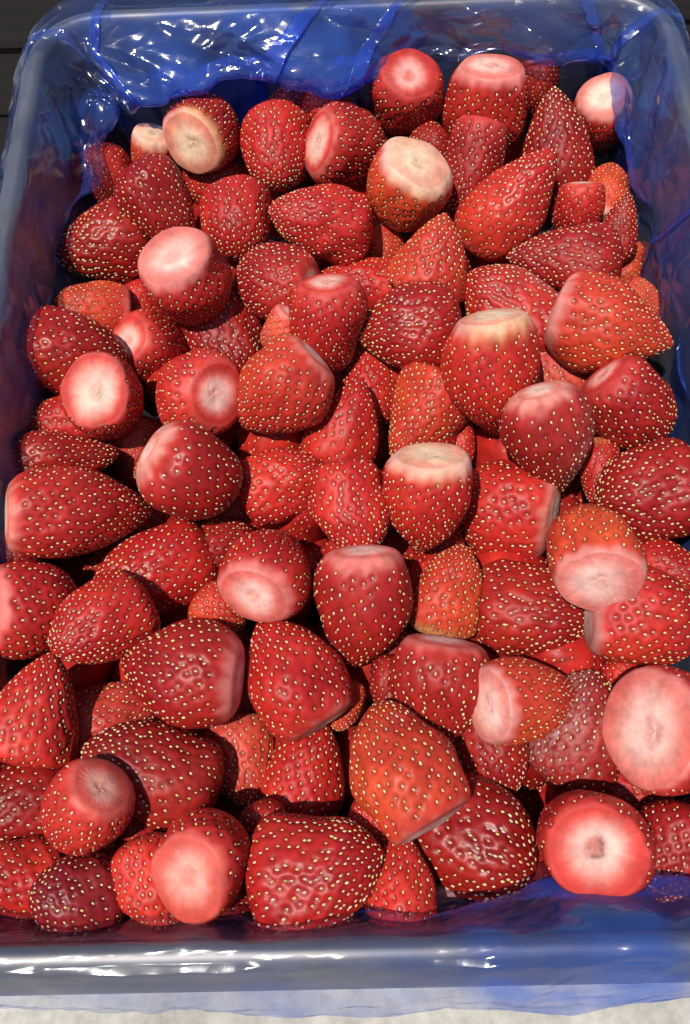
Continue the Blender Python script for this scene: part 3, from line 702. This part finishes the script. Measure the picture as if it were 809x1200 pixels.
class Shape:
    """surface of a strawberry: theta (round), t (0 cut end .. 1 tip), local z up towards the cut end"""
    def __init__(s, R, L, kind, opt, seed):
        s.R, s.L, s.opt = R, L, opt
        rs = np.random.RandomState(seed)
        s.p, s.q, s.ts = TAPER[kind]
        s.p *= rs.uniform(.92, 1.1); s.q *= rs.uniform(.95, 1.06)
        if opt.get('wide'): s.ts *= .55
        s.cut = opt.get('cut')
        s.cr = opt.get('cr', .75) * (.86 if opt.get('e', 0) < 35 else .93)
        if s.cut and kind != 's': s.ts = max(s.ts, .36)
        s.flat = rs.uniform(.84, .97) if kind != 'w' else rs.uniform(.76, .88)
        lump = opt.get('lump', 1.0)
        s.K = rs.normal(0, 1, (7, 3)) * np.array([1.5, 1.7, 2.3, 2.6, 3.4, 4.2, 6.0])[:, None]
        s.A = rs.uniform(.5, 1.0, 7) * np.array([.045, .04, .03, .024, .016, .011, .006]) * (1.0 + .45 * (lump - 1) + .30)
        s.F = rs.uniform(0, 6.28, 7)
        s.bend = rs.uniform(-.06, .06, 2)
        s.tilt = rs.uniform(-.10, .10, 2)
        s.ridge = rs.uniform(.0, .025); s.rk = rs.randint(3, 6); s.rp = rs.uniform(0, 6.28)
    def radius(s, t):
        t = np.asarray(t, float)
        a = np.clip(t / s.ts, 0, 1)
        if s.cut: sh = s.cr + (1 - s.cr) * np.clip(1 - (1 - a) ** 2.2, 0, 1) ** .62
        else: sh = np.sqrt(np.clip(1 - (1 - a) ** 2.4, 0, 1))
        x = np.clip((t - s.ts) / (1 - s.ts), 0, 1)
        return np.where(t < s.ts, sh, np.clip(1 - x ** s.p, 0, 1) ** (1 / s.q))
    def point(s, th, t):
        r = s.radius(t) * s.R
        z = (.5 - t) * s.L
        fade = np.clip(t / .25, 0, 1)
        lob = 1 + s.ridge * np.cos(s.rk * th + s.rp) * np.clip(1.2 - t, 0, 1)
        X, Y = r * np.cos(th) * lob, r * np.sin(th) * s.flat * lob
        n = np.stack([X / s.R, Y / s.R, z / s.R], -1)
        d = np.zeros_like(X)
        for k in range(7): d = d + s.A[k] * np.sin(n @ s.K[k] + s.F[k])
        X, Y = X * (1 + d), Y * (1 + d)
        X = X + s.bend[0] * s.L * (t - .4) ** 2 * 2; Y = Y + s.bend[1] * s.L * (t - .4) ** 2 * 2
        z = z + (1 - fade) * (s.tilt[0] * X + s.tilt[1] * Y) + np.where(t > .5, d * s.L * .25 * (t - .5) * 2, 0)
        return np.stack([X, Y, z], -1)
    def normal(s, th, t):
        e = 1e-3
        a = s.point(th + e, t) - s.point(th - e, t)
        t0, t1 = np.clip(t - e, 0, 1), np.clip(t + e, 0, 1)
        b = s.point(th, t0) - s.point(th, t1)
        n = np.cross(a, b)
        return n / (np.linalg.norm(n, axis=-1, keepdims=True) + 1e-15)

# one achene: five sides, pointed towards the tip of the fruit
def achene(n):
    prof = [(-.55, .72), (.15, 1.0), (.75, .62)]
    V = [(0, 0, -1.0)] + [(r * math.cos(k * 2 * math.pi / n), r * math.sin(k * 2 * math.pi / n), z) for z, r in prof for k in range(n)] + [(0, 0, 1.0)]
    F = [(0, 1 + (k + 1) % n, 1 + k) for k in range(n)]
    for rr in range(2):
        for k in range(n):
            a, b = 1 + rr * n + k, 1 + rr * n + (k + 1) % n
            F += [(a, b, b + n), (a, b + n, a + n)]
    F += [(3 * n + 1, 2 * n + 1 + k, 2 * n + 1 + (k + 1) % n) for k in range(n)]
    return np.array(V), np.array(F)

ACHENE, ACHENE_SMALL = achene(5), achene(4)

def make_strawberry(label, loc, rot, R, L, kind, hue, opt, back, seed, group="strawberries heaped in the crate", quality=1.0):
    rs = np.random.RandomState(seed)
    S = Shape(R, L, kind, opt, seed)
    nth, nrow = (int(120 * quality), int(64 * quality)) if not back else (int(84 * quality), int(46 * quality))
    nback = nth // 5                     # the underside needs fewer columns
    th = np.concatenate([np.linspace(-.14 * math.pi, 1.14 * math.pi, nth - nback, endpoint=False),
                         np.linspace(1.14 * math.pi, 1.86 * math.pi, nback, endpoint=False)])
    w = np.linspace(0, 1, nrow)
    row = np.where(w < .5, w * .5 / .5 * 1.0, w)
    # rows follow the arc length of the outline
    tt = np.concatenate([np.linspace(0, .9, 300), .9 + .1 * (1 - (1 - np.linspace(0, 1, 300)[1:]) ** 2.5)])
    rr_ = S.radius(tt) * R
    ds = np.hypot(np.diff(rr_), np.diff(tt) * L)
    arc = np.concatenate([[0], np.cumsum(ds)])
    t = np.interp(np.linspace(0, 1, nrow) * arc[-1], arc, tt)
    t[0] = 0.0; t[-1] = 1.0
    TH, TT = np.meshgrid(th, t, indexing='ij')
    P = S.point(TH.ravel(), TT.ravel()); N = S.normal(TH.ravel(), np.clip(TT.ravel(), .002, .998))
    # seeds on a spiral lattice with even spacing, closer towards the tip
    spacing = (.00355 if opt.get('dense') else 0.0044 if opt.get('sparse') else .0038) * rs.uniform(.94, 1.06) * (R / .0165) ** .45
    dens = rr_[:-1] * 2 * math.pi * ds * (1 + 1.5 * tt[:-1] ** 3)
    t_first = .05 + (.10 * opt.get('pale', 0)) if S.cut else .03
    dens = np.where(tt[:-1] < t_first, 0, dens)
    cumd = np.concatenate([[0], np.cumsum(dens)])
    ns = int(cumd[-1] / (spacing ** 2 * .95))
    k = np.arange(ns)
    st = np.interp((k + .5) / ns * cumd[-1], cumd, tt) + rs.normal(0, .0055, ns)
    sth = k * 2.39996323 + rs.normal(0, .055, ns)
    st = np.clip(st, .02, .992)
    keep = (rs.uniform(size=ns) > .02) & (np.sin(sth) > -.85)
    st, sth = st[keep], sth[keep]; ns = len(st)
    SP, SN = S.point(sth, st), S.normal(sth, st)
    # dimples
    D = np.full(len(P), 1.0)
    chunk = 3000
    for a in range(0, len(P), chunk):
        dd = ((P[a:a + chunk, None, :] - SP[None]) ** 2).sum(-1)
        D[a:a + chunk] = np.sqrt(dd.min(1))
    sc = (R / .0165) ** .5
    dim = np.exp(-(D / (.00112 * sc)) ** 2)
    depth = .00068 * sc * (.6 if opt.get('sparse') else 1.0)
    puff = np.exp(-((D - .0019 * sc) / (.0007 * sc)) ** 2)
    ends = sstep(0, .03, TT.ravel())
    P = P + N * ((-depth * dim + depth * .18 * puff) * ends)[:, None]
    # pigment
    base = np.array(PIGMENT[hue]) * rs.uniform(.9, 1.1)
    K = rs.normal(0, 1, (5, 3)); ph = rs.uniform(0, 6.28, 5)
    nrm = P / R
    mott = sum(np.sin(nrm @ K[j] * (1.2 + j * .9) + ph[j]) for j in range(5)) / 5
    tf = TT.ravel()
    C = base[None] * (1 + .22 * mott)[:, None] * np.ones((len(P), 1))
    C[:, 1] *= (1 + .45 * mott + .15)
    C = lerp(C, base * np.array([.78, .62, .75]), (sstep(.45, 1.0, tf) * .55)[:, None])          # riper tip
    if hue in 'OP' or opt.get('warm'):
        side = np.clip(.5 + .6 * np.sin(TH.ravel() + ph[0]) + .3 * mott, 0, 1)
        C = lerp(C, np.array([.40, .015, .018]), (side * .48)[:, None])
    pale = opt.get('pale', 0)
    edge = tf + .035 * mott + .012 * np.sin(TH.ravel() * 9 + ph[1]) + .010 * np.sin(TH.ravel() * 17 + ph[2])
    if S.cut:
        rimc = lerp(np.array(CUTS[S.cut][2]), np.array(CUTS[S.cut][1]), .65 * pale)
        C = lerp(C, np.array([.52, .040, .030]), (sstep(.22, .02, edge) * .55)[:, None])
        C = lerp(C, rimc, (sstep(.05 + .13 * pale, .0, edge) * min(1, .30 + pale))[:, None])
    elif pale:
        C = lerp(C, np.array([.58, .14, .08]), (sstep(.10 + .22 * pale, .0, edge) * pale)[:, None])
    yel = opt.get('yel', 0)
    if yel:
        patch = sstep(.20, .03, edge) * np.clip(-.05 + 1.1 * np.sin(TH.ravel() + opt.get('ya', .6 * math.sin(ph[3]))) + .5 * mott, 0, 1)
        C = lerp(C, np.array([.64, .47, .15]), (patch * yel * .45)[:, None])
    C = C * (1.06 - .60 * np.exp(-(D / (.00098 * sc)) ** 2))[:, None]                                # seed pits: deeper red, plus dimple shading painted into the colour
    fr = opt.get('frost')
    if fr:
        a0 = fr[0] * 2 * math.pi
        prox = np.exp(-((1 - np.cos(TH.ravel() - a0)) / .35)) * np.exp(-((tf - .3 - .5 * fr[1]) / .4) ** 2)
        C = lerp(C, np.array([.62, .50, .48]), (np.clip(prox * (rs.uniform(size=len(P)) ** 2.0) * .7, 0, .6))[:, None])
    C = np.clip(C, .004, .9)
    top = bpy.data.objects.new("strawberry", None)
    col.objects.link(top)
    top.location = loc
    top.rotation_euler = rot
    top.empty_display_size = .01
    tag(top, label, "strawberry", group)
    F = grid_faces(nth, nrow)
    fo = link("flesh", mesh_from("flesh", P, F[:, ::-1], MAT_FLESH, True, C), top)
    fo['wet'] = float(opt.get('wet', rs.uniform(0, .35)))
    # seeds
    _SV, _SF = ACHENE_SMALL if back else ACHENE
    zax = np.array([0, 0, 1.0])
    al = S.point(sth, np.clip(st + .01, 0, 1)) - S.point(sth, np.clip(st - .01, 0, 1))
    al -= SN * (al * SN).sum(-1, keepdims=True)
    al /= np.linalg.norm(al, axis=-1, keepdims=True) + 1e-12
    tw = rs.normal(0, .22, ns)[:, None]
    bi = np.cross(SN, al)
    al2 = al * np.cos(tw) + bi * np.sin(tw); bi2 = np.cross(SN, al2)
    size = sc * rs.uniform(.75, 1.2, ns)
    a, b, c = .00062 * size, .00040 * size, .00036 * size
    base_p = SP - SN * (depth * .62)
    SVt = (base_p[:, None, :] + _SV[None, :, 2:3] * (a[:, None] * al2)[:, None, :] + _SV[None, :, 0:1] * (b[:, None] * bi2)[:, None, :]
           + _SV[None, :, 1:2] * (c[:, None] * SN)[:, None, :])
    SFt = (_SF[None] + (np.arange(ns) * len(_SV))[:, None, None]).reshape(-1, 3)
    scol = np.array([.78, .58, .31]) * rs.uniform(.65, 1.1, (ns, 1)) * np.stack([np.ones(ns), rs.uniform(.70, 1.08, ns), rs.uniform(.5, 1.3, ns)], -1)
    scol = np.clip(np.repeat(scol, len(_SV), 0), 0, .9)
    so = link("seeds", mesh_from("seeds", SVt.reshape(-1, 3), SFt, MAT_SEED, True, scol), top)
    so['kind'] = 'stuff'
    # cut end
    if S.cut:
        ring = P.reshape(nth, nrow, 3)[:, 0, :]
        cen = ring.mean(0)
        nr = 14
        rad = np.linspace(0, 1, nr)
        RR, AA = np.meshgrid(rad, th, indexing='ij')
        Q = cen + RR[..., None] * (ring - cen)[None]
        kk = rs.uniform(0, 6.28, 6)
        h = .085 * (1 - RR ** 3) - .022 * np.exp(-(RR / .22) ** 2) + .012 * np.sin(AA * 2 + kk[0]) * RR * (1 - RR) * 4
        h = h + .012 * np.sin(RR * 9 + AA * 3 + kk[1]) * (1 - RR) + .010 * np.sin(Q[..., 0] / R * 7 + kk[2]) * np.sin(Q[..., 1] / R * 6 + kk[3]) * (1 - RR ** 4)
        h = h + .003 * np.sin(AA * 26 + kk[4]) * sstep(.4, .8, RR) * (1 - sstep(.9, 1, RR))
        Q[..., 2] += h * R * S.cr
        c0, c1, c2, c3 = [np.array(x) for x in CUTS[S.cut]]
        c2 = lerp(c2, c1, .65 * pale); c3 = lerp(c3, c2, min(1, 1.3 * pale))
        wob = RR + .07 * np.sin(AA * 2 + kk[2]) * RR + .05 * np.sin(AA * 3 + kk[3]) * RR + .018 * np.sin(AA * 11 + kk[1]) + .008 * np.sin(AA * 23 + kk[0])
        CC = c0 + (c1 - c0) * sstep(.16, .30, wob)[..., None]
        CC = CC + (c2 - CC) * sstep(.34, .80, wob)[..., None]
        CC = CC + (c3 - CC) * (sstep(.64, .97, wob))[..., None]
        streak = .5 + .5 * np.sin(AA * 31 + 2 * np.sin(AA * 7 + kk[5]))
        CC = CC * (1 - .045 * streak * sstep(.35, .7, RR))[..., None]
        CC = CC * (1 - .07 * np.exp(-((wob - .20) / .05) ** 2))[..., None]
        blot = np.sin(Q[..., 0] / R * 3.1 + kk[0]) * np.sin(Q[..., 1] / R * 2.7 + kk[1])
        CC = CC * np.stack([1 + .06 * blot, 1 + .20 * blot, 1 + .20 * blot], -1)
        if yel:
            CC = CC * np.array([1, 1.02, .86])
        if S.cut == 'ring':
            q2 = (Q - cen) / R
            sp = (np.exp(-((q2[..., 0] - .10) / .045) ** 2 - ((q2[..., 1] + .03) / .14) ** 2)
                  + .8 * np.exp(-((q2[..., 0] + .02) / .12) ** 2 - ((q2[..., 1] + .17) / .035) ** 2))
            CC = CC * (1 - .85 * np.clip(sp * (rs.uniform(size=sp.shape) > .25), 0, 1))[..., None]
        CC = CC * np.array([1.03, .93, .90])
        Fc = grid_faces(nth, nr)
        Qt = np.transpose(Q, (1, 0, 2)).reshape(-1, 3)
        Ct = np.clip(np.transpose(CC, (1, 0, 2)).reshape(-1, 3), .004, .9)
        co = link("cut_face", mesh_from("cut_face", Qt, Fc, MAT_CUT, True, Ct), top)
        co['wet'] = float(rs.uniform(.1, .5))
    return top

for n, (label, loc, rot, R, L, kind, hue, opt, back) in enumerate(BERRIES):
    make_strawberry(label, [c / 1000 for c in loc], [math.radians(a) for a in rot], R / 1000, L / 1000, kind, hue, opt, back, 100 + n)

# the layers below, glimpsed through the gaps
rnd = random.Random(4)
n = 0
for level in range(2):
    for iy in range(11):
        for ix in range(8):
            x = -.122 + ix * .0345 + (.012 if (iy + level) % 2 else -.005) + rnd.uniform(-.004, .004)
            y = .024 + iy * .0355 + (.016 if level else 0) + rnd.uniform(-.004, .004)
            n += 1
            rot = [rnd.uniform(0, 6.28) for _ in range(3)]
            R, L = rnd.uniform(.0155, .0185), rnd.uniform(.035, .042)
            z = (-.068, -.090)[level] + rnd.uniform(-.006, .006)
            outline, hue = rnd.choice('ccr'), rnd.choice('DRR')
            if n in LOWER_SKIP or abs(x) > .130 or y > .385:
                continue
            make_strawberry("strawberry of the lower layer glimpsed in a dark gap between those above", (x, y, z), rot, R, L,
                                  outline, hue, {'sparse': 1}, 1, 900 + n, "lower layer of strawberries", .45)
